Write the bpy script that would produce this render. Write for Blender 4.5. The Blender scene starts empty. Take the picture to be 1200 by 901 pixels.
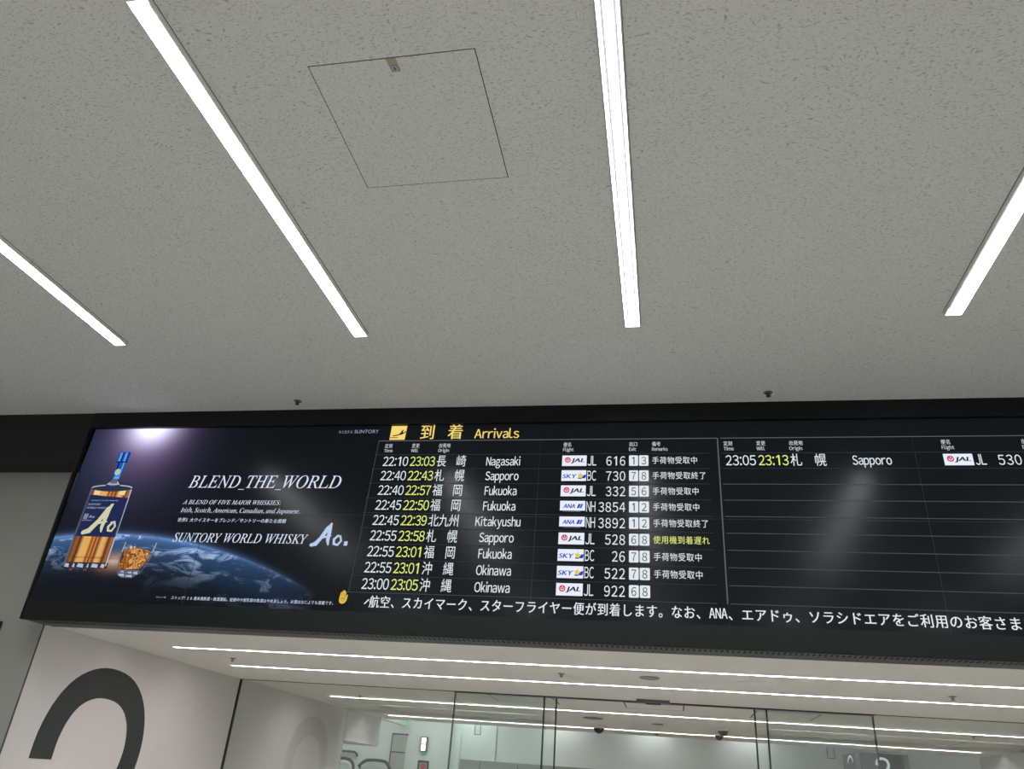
import bpy, bmesh, math, random
from mathutils import Matrix, Vector
random.seed(7)
SC = bpy.context.scene
COL = SC.collection

# ------------------------------------------------------------------ camera, world, exposure
cam_d = bpy.data.cameras.new('camera'); cam = bpy.data.objects.new('camera', cam_d); COL.objects.link(cam)
cam_d.sensor_width = 36.0; cam_d.lens = 894.6973 * 36.0 / 1200.0; cam_d.clip_end = 100
_r = Vector((0.98136747, 0.1787475, 0.07047846)); _u = Vector((0.02222106, -0.46993045, 0.88242371)); _f = Vector((-0.19085101, 0.86441582, 0.46514641))
cam.matrix_world = Matrix(((_r.x, _u.x, -_f.x, 0), (_r.y, _u.y, -_f.y, 0), (_r.z, _u.z, -_f.z, 1.6), (0, 0, 0, 1)))
SC.camera = cam
W = bpy.data.worlds.new('hall_ambient'); SC.world = W; W.use_nodes = True
W.node_tree.nodes['Background'].inputs[0].default_value = (1.0, 0.99, 0.965, 1)
W.node_tree.nodes['Background'].inputs[1].default_value = 0.52
SC.view_settings.view_transform = 'Standard'; SC.view_settings.look = 'None'
SC.view_settings.gamma = 1.0; SC.view_settings.exposure = 0.0; SC.view_settings.use_curve_mapping = False
STRIP = 104.0          # radiance of the main ceiling strips
STRIP2 = 78.0         # radiance of the strips in the passage

# ------------------------------------------------------------------ key dimensions (metres)
ZC = 3.85            # main ceiling
ZL = 2.36            # passage ceiling
YB = 4.485           # face of the arrivals board
YW = 4.7126          # front wall
YG = 7.478           # glass screen
XL, XR = -4.1715, 3.91   # passage side walls
YE = 11.8            # end of the passage ceiling
YK = 13.0            # back wall

# ------------------------------------------------------------------ materials
MATS = {}
def lin(c):
    def g(v):
        v /= 255.0
        return v / 12.92 if v <= 0.04045 else ((v + 0.055) / 1.055) ** 2.4
    return tuple(g(v) for v in c) + (1,)
def pbr(name, rgb, rough=0.6, metal=0.0, spec=0.5, noise=0.0, scale=40):
    m = bpy.data.materials.new(name); m.use_nodes = True; nt = m.node_tree; b = nt.nodes['Principled BSDF']
    b.inputs['Base Color'].default_value = lin(rgb); b.inputs['Roughness'].default_value = rough
    b.inputs['Metallic'].default_value = metal; b.inputs['Specular IOR Level'].default_value = spec
    if noise:
        tc = nt.nodes.new('ShaderNodeTexCoord'); n = nt.nodes.new('ShaderNodeTexNoise'); n.inputs['Scale'].default_value = scale
        n.inputs['Detail'].default_value = 4
        mx = nt.nodes.new('ShaderNodeMix'); mx.data_type = 'RGBA'
        c = lin(rgb); mx.inputs[6].default_value = tuple(v * (1 - noise) for v in c[:3]) + (1,); mx.inputs[7].default_value = tuple(min(1, v * (1 + noise)) for v in c[:3]) + (1,)
        nt.links.new(tc.outputs['Object'], n.inputs['Vector']); nt.links.new(n.outputs['Fac'], mx.inputs[0]); nt.links.new(mx.outputs[2], b.inputs['Base Color'])
        bp = nt.nodes.new('ShaderNodeBump'); bp.inputs['Strength'].default_value = 0.05; nt.links.new(n.outputs['Fac'], bp.inputs['Height']); nt.links.new(bp.outputs[0], b.inputs['Normal'])
    MATS[name] = m; return m
def emit(name, rgb, k=1.0):
    m = bpy.data.materials.new(name); m.use_nodes = True; nt = m.node_tree; nt.nodes.clear()
    e = nt.nodes.new('ShaderNodeEmission'); e.inputs[0].default_value = lin(rgb); e.inputs[1].default_value = k
    o = nt.nodes.new('ShaderNodeOutputMaterial'); nt.links.new(e.outputs[0], o.inputs[0]); MATS[name] = m; return m

def ceiling_mat():
    m = bpy.data.materials.new('fissured_ceiling_board'); m.use_nodes = True; nt = m.node_tree; N = nt.nodes; L = nt.links
    b = N['Principled BSDF']; b.inputs['Roughness'].default_value = 0.9; b.inputs['Specular IOR Level'].default_value = 0.1
    tc = N.new('ShaderNodeTexCoord')
    w = N.new('ShaderNodeTexNoise'); w.inputs['Scale'].default_value = 7; w.inputs['Detail'].default_value = 2
    L.new(tc.outputs['Object'], w.inputs['Vector'])
    ma = N.new('ShaderNodeVectorMath'); ma.operation = 'MULTIPLY_ADD'; ma.inputs[1].default_value = (0.10, 0.10, 0.0)
    L.new(w.outputs['Color'], ma.inputs[0]); L.new(tc.outputs['Object'], ma.inputs[2])
    mp = N.new('ShaderNodeMapping'); mp.inputs['Scale'].default_value = (1.0, 2.6, 1.0); L.new(ma.outputs[0], mp.inputs['Vector'])
    n1 = N.new('ShaderNodeTexNoise'); n1.inputs['Scale'].default_value = 68; n1.inputs['Detail'].default_value = 2.5; n1.inputs['Roughness'].default_value = 0.6
    L.new(mp.outputs[0], n1.inputs['Vector'])
    r1 = N.new('ShaderNodeMapRange'); r1.inputs[1].default_value = 0.32; r1.inputs[2].default_value = 0.44; L.new(n1.outputs['Fac'], r1.inputs[0])
    n2 = N.new('ShaderNodeTexNoise'); n2.inputs['Scale'].default_value = 120; n2.inputs['Detail'].default_value = 2; L.new(tc.outputs['Object'], n2.inputs['Vector'])
    r2 = N.new('ShaderNodeMapRange'); r2.inputs[1].default_value = 0.34; r2.inputs[2].default_value = 0.46; r2.inputs[3].default_value = 0.80; L.new(n2.outputs['Fac'], r2.inputs[0])
    mu = N.new('ShaderNodeMath'); mu.operation = 'MULTIPLY'; L.new(r1.outputs[0], mu.inputs[0]); L.new(r2.outputs[0], mu.inputs[1])
    mx = N.new('ShaderNodeMix'); mx.data_type = 'RGBA'; mx.inputs[6].default_value = (0.47, 0.467, 0.44, 1); mx.inputs[7].default_value = (0.80, 0.80, 0.765, 1)
    L.new(mu.outputs[0], mx.inputs[0]); L.new(mx.outputs[2], b.inputs['Base Color'])
    bp = N.new('ShaderNodeBump'); bp.inputs['Strength'].default_value = 0.35; bp.inputs['Distance'].default_value = 0.004
    L.new(mu.outputs[0], bp.inputs['Height']); L.new(bp.outputs[0], b.inputs['Normal'])
    MATS['ceiling'] = m; return m
def glass_mat():
    m = bpy.data.materials.new('clear_glass'); m.use_nodes = True; nt = m.node_tree; N = nt.nodes; L = nt.links; N.clear()
    out = N.new('ShaderNodeOutputMaterial'); mix = N.new('ShaderNodeMixShader'); tr = N.new('ShaderNodeBsdfTransparent'); gl = N.new('ShaderNodeBsdfGlossy')
    tr.inputs[0].default_value = (0.935, 0.965, 0.953, 1); gl.inputs[0].default_value = (1, 1, 1, 1); gl.inputs['Roughness'].default_value = 0.0
    lw = N.new('ShaderNodeLayerWeight'); lw.inputs[0].default_value = 0.5
    p = N.new('ShaderNodeMath'); p.operation = 'POWER'; p.inputs[1].default_value = 4.0
    a = N.new('ShaderNodeMath'); a.operation = 'MULTIPLY_ADD'; a.inputs[1].default_value = 0.9; a.inputs[2].default_value = 0.075
    L.new(lw.outputs['Facing'], p.inputs[0]); L.new(p.outputs[0], a.inputs[0]); L.new(a.outputs[0], mix.inputs[0])
    L.new(tr.outputs[0], mix.inputs[1]); L.new(gl.outputs[0], mix.inputs[2]); L.new(mix.outputs[0], out.inputs[0]); MATS['glass'] = m; return m
def screen_mat():
    m = pbr('display_panel', (7, 8, 9), 0.21, 0, 0.085); b = m.node_tree.nodes['Principled BSDF']
    b.inputs['Emission Color'].default_value = (0.75, 0.95, 1.15, 1); b.inputs['Emission Strength'].default_value = 0.0075
    MATS['screen'] = m; return m
def advert_mat():
    """picture on the advertising display: the lit planet, the violet star glow and black space"""
    m = pbr('advert_display', (7, 8, 9), 0.21, 0, 0.085); nt = m.node_tree; N = nt.nodes; L = nt.links; b = N['Principled BSDF']
    tc = N.new('ShaderNodeTexCoord'); sp = N.new('ShaderNodeSeparateXYZ'); L.new(tc.outputs['Object'], sp.inputs[0])
    def M(op, a, bb=None, c=None, clamp=False):
        n = N.new('ShaderNodeMath'); n.operation = op; n.use_clamp = clamp
        for i, v in enumerate((a, bb, c)):
            if v is None: continue
            if isinstance(v, (int, float)): n.inputs[i].default_value = v
            else: L.new(v, n.inputs[i])
        return n.outputs[0]
    X, Z = sp.outputs[0], sp.outputs[2]
    def dist(cx, cz, sx=1, sz=1):
        dx = M('MULTIPLY', M('SUBTRACT', X, cx), sx); dz = M('MULTIPLY', M('SUBTRACT', Z, cz), sz)
        return M('SQRT', M('ADD', M('MULTIPLY', dx, dx), M('MULTIPLY', dz, dz)))
    def gauss(d, s, k): return M('MULTIPLY', M('EXPONENT', M('MULTIPLY', M('MULTIPLY', d, d), -1.0 / (s * s))), k)
    def expo(d, s, k): return M('MULTIPLY', M('EXPONENT', M('MULTIPLY', d, -1.0 / s)), k)
    def comb(f, col):
        n = N.new('ShaderNodeVectorMath'); n.operation = 'SCALE'; n.inputs[0].default_value = col; L.new(f, n.inputs['Scale']); return n.outputs[0]
    def add(a, bb):
        n = N.new('ShaderNodeVectorMath'); n.operation = 'ADD'; L.new(a, n.inputs[0]); L.new(bb, n.inputs[1]); return n.outputs[0]
    # star glow at the top
    core = comb(gauss(dist(0.475, 1.275, .85, 1.0), 0.135, 2.3), (0.70, 0.80, 1.0))
    halo = comb(gauss(dist(0.475, 1.25, 1.05, 0.95), 0.25, 0.42), (0.85, 0.42, 0.95))
    wide = comb(gauss(dist(0.44, 1.12, 0.75, 0.62), 0.34, 0.075), (0.42, 0.40, 1.0))
    haze = comb(gauss(dist(0.22, 1.12, 0.8, 0.9), 0.33, 0.045), (0.22, 0.45, 1.0))
    # planet: a big disc whose limb runs under the bottle
    R0 = 3.55; d = dist(0.45, 0.458 - R0)
    depth = M('SUBTRACT', R0, d)                                           # below the limb
    inside = M('SMOOTH_MIN', M('MULTIPLY', M('MAXIMUM', depth, 0), 90), 1.0, 0.1)
    mp = N.new('ShaderNodeMapping'); mp.inputs['Scale'].default_value = (3.2, 1, 9.5); mp.inputs['Rotation'].default_value = (0, 0.10, 0); L.new(tc.outputs['Object'], mp.inputs[0])
    nz = N.new('ShaderNodeTexNoise'); nz.inputs['Scale'].default_value = 1.25; nz.inputs['Detail'].default_value = 9; nz.inputs['Roughness'].default_value = 0.66; nz.inputs['Distortion'].default_value = 0.9
    L.new(mp.outputs[0], nz.inputs['Vector'])
    cl = N.new('ShaderNodeMapRange'); cl.inputs[1].default_value = 0.52; cl.inputs[2].default_value = 0.62; L.new(nz.outputs['Fac'], cl.inputs[0])
    fade = M('MULTIPLY', M('EXPONENT', M('MULTIPLY', M('MULTIPLY', depth, depth), -1.0 / 0.024)), inside)       # dusk towards the bottom
    xr = N.new('ShaderNodeMapRange'); xr.inputs[1].default_value = 2.0; xr.inputs[2].default_value = 1.0; L.new(X, xr.inputs[0])
    fx = M('MULTIPLY', fade, xr.outputs[0])
    sea = comb(fx, (0.04, 0.12, 0.30)); cloud = comb(M('MULTIPLY', fx, cl.outputs[0]), (0.58, 0.76, 1.05))
    limb = comb(M('MULTIPLY', expo(M('ABSOLUTE', M('SUBTRACT', depth, 0.006)), 0.014, 0.55), xr.outputs[0]), (0.25, 0.48, 1.0))
    warm = comb(M('MULTIPLY', gauss(dist(0.53, 0.27, 1, 2.2), 0.12, 0.55), inside), (1.0, 0.55, 0.25))
    base = N.new('ShaderNodeRGB'); base.outputs[0].default_value = (0.0062, 0.0078, 0.0105, 1)
    tot = base.outputs[0]
    for t in (core, halo, wide, haze, sea, cloud, limb, warm): tot = add(tot, t)
    L.new(tot, b.inputs['Emission Color']); b.inputs['Emission Strength'].default_value = 0.72
    MATS['advert'] = m; return m
ceiling_mat(); glass_mat(); screen_mat(); advert_mat()
pbr('wall_grey', (154, 153, 147), 0.65, noise=0.02, scale=6)
pbr('wall_white', (210, 205, 204), 0.55, noise=0.012, scale=5)
pbr('wall_back', (222, 228, 224), 0.6, noise=0.012, scale=5)
pbr('floor_stone', (188, 187, 183), 0.45, noise=0.06, scale=3)
pbr('passage_ceiling', (228, 224, 216), 0.8, noise=0.015, scale=60)
pbr('fascia_black', (14, 20, 21), 0.55, 0, 0.35)
pbr('housing_black', (10, 15, 15), 0.50, 0, 0.25)
pbr('rim_black', (8, 10, 11), 0.5)
pbr('grille_metal', (72, 78, 76), 0.45, 0.5)
pbr('slot_black', (6, 7, 7), 0.8)
pbr('white_metal', (236, 238, 240), 0.45)
pbr('flange_grey', (232, 232, 226), 0.5)
pbr('joint_dark', (74, 72, 66), 0.7)
pbr('joint_charcoal', (40, 40, 38), 0.7)  # dark grey joint line round the main hatch
pbr('latch_brown', (168, 158, 140), 0.55, 0.0)
pbr('steel', (170, 172, 174), 0.3, 0.9)
pbr('dark_metal', (62, 64, 60), 0.45, 0.5)
pbr('numeral_grey', (38, 44, 44), 0.6)
pbr('frame_dark', (34, 40, 38), 0.45, 0.3)
pbr('edge_green', (40, 62, 54), 0.25)
pbr('sensor_grey', (96, 98, 96), 0.5)
pbr('rubber', (30, 34, 32), 0.55)
pbr('grey_panel', (142, 148, 142), 0.5)
pbr('speaker_grey', (118, 112, 101), 0.7)
pbr('sign_black', (26, 32, 34), 0.4)
pbr('speaker_light', (172, 174, 166), 0.6); pbr('sign_red', (190, 70, 80), 0.5)
emit('text_white', (226, 234, 240), 1.0); emit('text_yellow', (228, 238, 130), 1.0); emit('title_yellow', (246, 216, 118), 1.0)
emit('logo_white', (232, 238, 252), 1.0); emit('ink_black', (16, 18, 30), 1.0); emit('ink_dark', (26, 34, 40), 1.0); emit('logo_red', (208, 36, 62), 1.0)
emit('logo_blue', (42, 60, 176), 1.0); emit('logo_blue2', (34, 96, 190), 1.0); emit('logo_gold', (226, 196, 64), 1.0); emit('logo_grey', (140, 146, 158), 1.0)
emit('line_bright', (92, 98, 104), 1.0); emit('line_mid', (72, 78, 84), 1.0); emit('line_dim', (52, 58, 62), 1.0); emit('head_grey', (198, 204, 210), 1.0)
emit('ad_text', (216, 226, 244), 1.0); emit('ad_dim', (150, 158, 172), 1.0); emit('ad_stroke', (186, 204, 236), 1.0); emit('hand_yellow', (226, 190, 76), 1.0); emit('hand_ink', (120, 92, 24), 1.0)
emit('cap_blue', (30, 84, 168), 1.0); emit('cap_light', (104, 160, 224), 1.0); emit('cap_dark', (16, 40, 96), 1.0); emit('foil_cream', (176, 196, 186), 1.0)
emit('glass_light', (176, 188, 206), 1.0); emit('glass_dark', (46, 52, 72), 1.0); emit('glass_mid', (92, 98, 112), 1.0)
emit('amber_light', (238, 206, 142), 1.0); emit('amber', (206, 140, 66), 1.0); emit('amber_dark', (120, 62, 32), 1.0); emit('amber_deep', (82, 38, 24), 1.0); emit('amber_mid', (176, 104, 50), 1.0)
emit('label_navy', (34, 43, 82), 1.0); emit('label_gold', (206, 204, 172), 1.0); emit('label_text', (168, 180, 206), 1.0); emit('ice', (206, 190, 160), 1.0)
emit('lamp', (250, 253, 255), STRIP); emit('lamp_passage', (255, 250, 248), STRIP2); emit('fill_glow', (244, 255, 250), 9.0); emit('lamp_wall', (240, 250, 250), 3.0); emit('exit_green', (120, 220, 160), 0.8); emit('sign_lit_white', (206, 218, 222), 0.75)

def amber_mat(name, x0, x1, stops, noise, scale):
    m = bpy.data.materials.new(name); m.use_nodes = True; nt = m.node_tree; N = nt.nodes; L = nt.links; N.clear()
    tc = N.new('ShaderNodeTexCoord'); sp = N.new('ShaderNodeSeparateXYZ'); L.new(tc.outputs['Object'], sp.inputs[0])
    nz = N.new('ShaderNodeTexNoise'); nz.inputs['Scale'].default_value = scale; nz.inputs['Detail'].default_value = 3; L.new(tc.outputs['Object'], nz.inputs['Vector'])
    mr = N.new('ShaderNodeMapRange'); mr.inputs[1].default_value = x0; mr.inputs[2].default_value = x1; L.new(sp.outputs[0], mr.inputs[0])
    ad = N.new('ShaderNodeMath'); ad.operation = 'MULTIPLY_ADD'; ad.inputs[1].default_value = noise; L.new(nz.outputs['Fac'], ad.inputs[0])
    sb = N.new('ShaderNodeMath'); sb.operation = 'SUBTRACT'; sb.inputs[1].default_value = noise / 2; L.new(mr.outputs[0], sb.inputs[0]); L.new(sb.outputs[0], ad.inputs[2])
    cr = N.new('ShaderNodeValToRGB'); L.new(ad.outputs[0], cr.inputs[0]); e = cr.color_ramp.elements
    while len(e) < len(stops): e.new(0.5)
    for k, (p, c) in enumerate(stops): e[k].position = p; e[k].color = lin(c)
    em = N.new('ShaderNodeEmission'); L.new(cr.outputs[0], em.inputs[0]); o = N.new('ShaderNodeOutputMaterial'); L.new(em.outputs[0], o.inputs[0]); MATS[name] = m
amber_mat('bottle_amber', .163, .474, [(0, (88, 50, 34)), (.09, (150, 92, 52)), (.17, (74, 38, 26)), (.25, (222, 170, 98)), (.40, (226, 168, 88)), (.46, (120, 60, 32)), (.50, (214, 140, 72)), (.54, (96, 44, 26)), (.58, (206, 132, 66)), (.63, (92, 44, 28)), (.72, (228, 176, 104)), (.80, (214, 158, 90)), (.86, (84, 42, 28)), (.95, (170, 104, 60)), (1, (70, 40, 34))], .03, 14)
amber_mat('tumbler_amber', .56, .80, [(0, (84, 46, 30)), (.15, (186, 112, 52)), (.30, (104, 52, 28)), (.42, (228, 176, 106)), (.55, (150, 82, 40)), (.68, (226, 164, 92)), (.8, (118, 60, 32)), (1, (176, 120, 70))], 1.5, 22)
# ------------------------------------------------------------------ mesh builder
class MB:
    def __init__(s): s.v = []; s.f = []; s.m = []; s.mats = []
    def mi(s, mat):
        if mat not in s.mats: s.mats.append(mat)
        return s.mats.index(mat)
    def face(s, pts, mat):
        b = len(s.v); s.v += [tuple(p) for p in pts]; s.f.append(tuple(range(b, b + len(pts)))); s.m.append(s.mi(mat))
    def mesh(s, verts, faces, mat):
        b = len(s.v); s.v += [tuple(p) for p in verts]; k = s.mi(mat)
        for f in faces: s.f.append(tuple(b + i for i in f)); s.m.append(k)
    def box(s, x0, x1, y0, y1, z0, z1, mat):
        v = [(x, y, z) for z in (z0, z1) for y in (y0, y1) for x in (x0, x1)]
        s.mesh(v, [(0, 2, 3, 1), (4, 5, 7, 6), (0, 1, 5, 4), (2, 6, 7, 3), (0, 4, 6, 2), (1, 3, 7, 5)], mat)
    def bbox(s, x0, x1, y0, y1, z0, z1, mat, bev=0.004):
        """box with bevelled edges"""
        bm = bmesh.new(); bmesh.ops.create_cube(bm, size=1)
        for v in bm.verts: v.co = Vector(((x0 + x1) / 2 + v.co.x * (x1 - x0), (y0 + y1) / 2 + v.co.y * (y1 - y0), (z0 + z1) / 2 + v.co.z * (z1 - z0)))
        bmesh.ops.bevel(bm, geom=bm.edges[:], offset=bev, segments=2, affect='EDGES', profile=0.5)
        bm.verts.index_update(); s.mesh([v.co[:] for v in bm.verts], [[v.index for v in f.verts] for f in bm.faces], mat); bm.free()
    def poly(s, pts, mat, plane='XZ', at=0.0, thick=0.0):
        """flat polygon (any outline), optionally with thickness"""
        bm = bmesh.new()
        def P(p, o):
            return (p[0], at + o, p[1]) if plane == 'XZ' else ((at + o, p[0], p[1]) if plane == 'YZ' else (p[0], p[1], at + o))
        vs = [bm.verts.new(P(p, 0)) for p in pts]; f = bm.faces.new(vs)
        if thick:
            r = bmesh.ops.extrude_face_region(bm, geom=[f], use_keep_orig=True)
            d = P((0, 0), thick); z = P((0, 0), 0); d = Vector(d) - Vector(z)
            bmesh.ops.translate(bm, verts=[g for g in r['geom'] if isinstance(g, bmesh.types.BMVert)], vec=d)
        bmesh.ops.recalc_face_normals(bm, faces=bm.faces[:])
        bmesh.ops.triangulate(bm, faces=[f for f in bm.faces if len(f.verts) > 4 or True])
        bm.verts.index_update(); s.mesh([v.co[:] for v in bm.verts], [[v.index for v in q.verts] for q in bm.faces], mat); bm.free()
    def lathe(s, prof, c, mat, n=32, axis='Z'):
        """prof: list of (radius, height) revolved round the vertical axis through c"""
        vs = []; fs = []
        for r, h in prof:
            for k in range(n):
                a = 2 * math.pi * k / n; ca, sa = r * math.cos(a), r * math.sin(a)
                vs.append((c[0] + ca, c[1] + sa, c[2] + h) if axis == 'Z' else ((c[0] + ca, c[1] + h, c[2] + sa)))
        for i in range(len(prof) - 1):
            for k in range(n):
                fs.append((i * n + k, i * n + (k + 1) % n, (i + 1) * n + (k + 1) % n, (i + 1) * n + k))
        fs.append(tuple(range(n))); fs.append(tuple((len(prof) - 1) * n + k for k in range(n)))
        s.mesh(vs, fs, mat)
    def tube(s, pts, r, mat, n=8):
        vs = []; fs = []; P = [Vector(p) for p in pts]
        for i, p in enumerate(P):
            t = (P[min(i + 1, len(P) - 1)] - P[max(i - 1, 0)]).normalized()
            a = t.cross(Vector((0, 0, 1))); a = a.normalized() if a.length > 1e-4 else Vector((1, 0, 0)); b = t.cross(a)
            for k in range(n):
                q = 2 * math.pi * k / n; vs.append((p + a * r * math.cos(q) + b * r * math.sin(q))[:])
        for i in range(len(P) - 1):
            for k in range(n): fs.append((i * n + k, i * n + (k + 1) % n, (i + 1) * n + (k + 1) % n, (i + 1) * n + k))
        fs.append(tuple(range(n))); fs.append(tuple((len(P) - 1) * n + k for k in range(n)))
        s.mesh(vs, fs, mat)
    def build(s, name, parent=None, org=(0, 0, 0), smooth=False, label=None):
        me = bpy.data.meshes.new(name); me.from_pydata([(v[0] - org[0], v[1] - org[1], v[2] - org[2]) for v in s.v], [], s.f)
        for mt in s.mats: me.materials.append(MATS[mt])
        me.polygons.foreach_set('material_index', s.m); me.update()
        bm = bmesh.new(); bm.from_mesh(me)
        if not any(k.startswith(('text', 'ink', 'title')) for k in s.mats): bmesh.ops.recalc_face_normals(bm, faces=bm.faces[:])
        bm.to_mesh(me); bm.free()
        o = bpy.data.objects.new(name, me); COL.objects.link(o)
        if parent is not None: o.parent = parent
        else: o.location = org
        if label: o['label'] = label
        if smooth:
            for p in me.polygons: p.use_smooth = True
        return o
def struct(name, mb, org=(0, 0, 0)):
    o = mb.build(name, None, org); o['kind'] = 'structure'; return o
def thing(name, label, cat, loc, group=None):
    o = bpy.data.objects.new(name, None); o.empty_display_size = 0.1; COL.objects.link(o); o.location = loc
    o['label'] = label; o['category'] = cat
    if group: o['group'] = group
    return o
def tag(o, label, cat, group=None):
    o['label'] = label; o['category'] = cat
    if group: o['group'] = group
    return o
def copy_tree(o, parent=None):
    c = o.copy(); COL.objects.link(c); c.parent = parent
    for ch in list(o.children): copy_tree(ch, c)
    return c

# ------------------------------------------------------------------ lettering (built-in typeface turned into meshes)
_cache = {}
def glyphs(s, off=0.0):
    off = 0.0; k = (s, off)
    if k not in _cache:
        c = bpy.data.curves.new('lettering', 'FONT'); c.body = s; c.resolution_u = 4; c.offset = off
        o = bpy.data.objects.new('lettering', c); COL.objects.link(o); dg = bpy.context.evaluated_depsgraph_get(); dg.update()
        me = bpy.data.meshes.new_from_object(o.evaluated_get(dg))
        vs = [(v.co.x, v.co.y) for v in me.vertices]; fs = [tuple(p.vertices) for p in me.polygons]
        bpy.data.objects.remove(o); bpy.data.curves.remove(c); bpy.data.meshes.remove(me)
        xs = [v[0] for v in vs] or [0]; ys = [v[1] for v in vs] or [0]
        _cache[k] = (vs, fs, min(xs), max(xs), min(ys), max(ys))
    return _cache[k]
CAP = glyphs('H')[5]
KB = glyphs('国'); KADV = glyphs('国国')[3] - KB[3]; KZ = (KB[4] + KB[5]) / 2; KH = KB[5] - KB[4]; KW = KB[3] - KB[2]
def put(mb, g, fx, fz, mat, y): mb.mesh([(fx(a, b), y, fz(a, b)) for a, b in g[0]], [f[::-1] for f in g[1]], mat)
def latin(mb, s, x0, x1, zb, cap, mat, y, off=0.0, shear=0.0, ref=None):
    """run of letters spanning x0..x1, standing on zb, capitals cap tall"""
    g = glyphs(s, off); sz = cap / (ref or CAP); sx = (x1 - x0) / (g[3] - g[2] + shear * 0)
    for d in ((0,) if not off else (-off * sx * 1.2, off * sx * 1.2)):
        put(mb, g, lambda a, b: x0 + d + (a - g[2]) * sx + shear * b * sz, lambda a, b: zb + b * sz, mat, y + d * .01)
def fw(ch): return chr(ord(ch) + 0xFEE0)
FCAP = glyphs(fw('H'))[5]; FSB = FCAP * .115
def sans_width(s): return sum((glyphs(fw(c))[3] - glyphs(fw(c))[2]) + FSB for c in s) - FSB
def sans(mb, s, x0, x1, zb, cap, mat, y, bold=0.0):
    """proportionally set upright letters from x0 to x1"""
    sx = (x1 - x0) / sans_width(s); sz = cap / FCAP; x = x0
    for c in s:
        g = glyphs(fw(c))
        for d in ((0,) if not bold else (-bold, bold)):
            put(mb, g, lambda a, b: x + d + (a - g[2]) * sx, lambda a, b: zb + b * sz, mat, y + d * .01)
        x += ((g[3] - g[2]) + FSB) * sx
def kana(mb, s, x0, pitch, zc, h, mat, y, off=0.0, shear=0.0, w=None):
    """full-width characters, one per pitch, centred on height zc"""
    for i, ch in enumerate(s):
        if ch in ' \u3000': continue
        g = glyphs(ch, off); sz = h / KH; sx = (w or pitch * 0.96) / KADV; ox = x0 + i * pitch
        for d in ((0,) if not off else (-off * sx * 1.5, off * sx * 1.5)):          # heavier weight: set twice, a hair apart
            put(mb, g, lambda a, b: ox + d + a * sx + shear * (b - KZ) * sz, lambda a, b: zc + (b - KZ) * sz, mat, y + d * .01)
def sheared(pts, x, z, sx, sz, sh=0.0): return [(x + a * sx + sh * b * sz, z + b * sz) for a, b in pts]
def stroke(mb, pts, widths, mat, y):
    """brush stroke: a ribbon of varying width along a centre line"""
    L_, R_ = [], []
    for i, p in enumerate(pts):
        a = pts[max(i - 1, 0)]; b = pts[min(i + 1, len(pts) - 1)]; dx, dz = b[0] - a[0], b[1] - a[1]; l = math.hypot(dx, dz) or 1; w = widths[i] / 2
        L_.append((p[0] - dz / l * w, p[1] + dx / l * w)); R_.append((p[0] + dz / l * w, p[1] - dx / l * w))
    for i in range(len(pts) - 1): mb.face([(q[0], y, q[1]) for q in (L_[i], L_[i + 1], R_[i + 1], R_[i])], mat)
    for i in (0, len(pts) - 1): mb.face([(pts[i][0] + widths[i] / 2 * math.cos(t * math.pi / 6), y, pts[i][1] + widths[i] / 2 * math.sin(t * math.pi / 6)) for t in range(12)], mat)
def ell(cx, cz, a, b, n=32, t0=0.0, t1=2 * math.pi, rot=0.0):
    out = []
    for k in range(n):
        t = t0 + (t1 - t0) * k / (n if abs(t1 - t0 - 2 * math.pi) < 1e-6 else n - 1); p, q = a * math.cos(t), b * math.sin(t)
        out.append((cx + p * math.cos(rot) - q * math.sin(rot), cz + p * math.sin(rot) + q * math.cos(rot)))
    return out

# ------------------------------------------------------------------ the setting
LIGHT_X = [-3.256, -1.689, -0.140, 1.439, 3.00]; LW = 0.0392     # half width of the light opening
ROWS = [(1.378, 3.517), (-2.05, 0.11)]
def slab_with_holes(mb, x0, x1, y0, y1, z, th, holes, mat):
    xs = sorted({x0, x1} | {h[0] for h in holes} | {h[1] for h in holes}); ys = sorted({y0, y1} | {h[2] for h in holes} | {h[3] for h in holes})
    for i in range(len(xs) - 1):
        for j in range(len(ys) - 1):
            cx, cy = (xs[i] + xs[i + 1]) / 2, (ys[j] + ys[j + 1]) / 2
            if any(h[0] < cx < h[1] and h[2] < cy < h[3] for h in holes): continue
            mb.face([(xs[i], ys[j], z), (xs[i], ys[j + 1], z), (xs[i + 1], ys[j + 1], z), (xs[i + 1], ys[j], z)], mat)
    for h in holes:
        mb.face([(h[0], h[2], z), (h[1], h[2], z), (h[1], h[2], z + th), (h[0], h[2], z + th)], mat); mb.face([(h[0], h[3], z), (h[1], h[3], z), (h[1], h[3], z + th), (h[0], h[3], z + th)], mat)
        mb.face([(h[0], h[2], z), (h[0], h[3], z), (h[0], h[3], z + th), (h[0], h[2], z + th)], mat); mb.face([(h[1], h[2], z), (h[1], h[3], z), (h[1], h[3], z + th), (h[1], h[2], z + th)], mat)
HATCH = (-1.2294, -0.6046, 1.716, 2.353)
holes = [(x - LW, x + LW, a, b) for x in LIGHT_X for a, b in ROWS] + [HATCH]
mb = MB(); slab_with_holes(mb, -9, 8, -7, YW, ZC, 0.05, holes, 'ceiling'); mb.box(-9, 8, -7, YW, ZC + 0.12, ZC + 0.2, 'wall_grey')  # upper slab added to stop world light leaking through the gaps
struct('ceiling', mb)
mb = MB(); mb.box(-14, 12, -12, 18, -0.1, 0, 'floor_stone'); struct('floor', mb)
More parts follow.
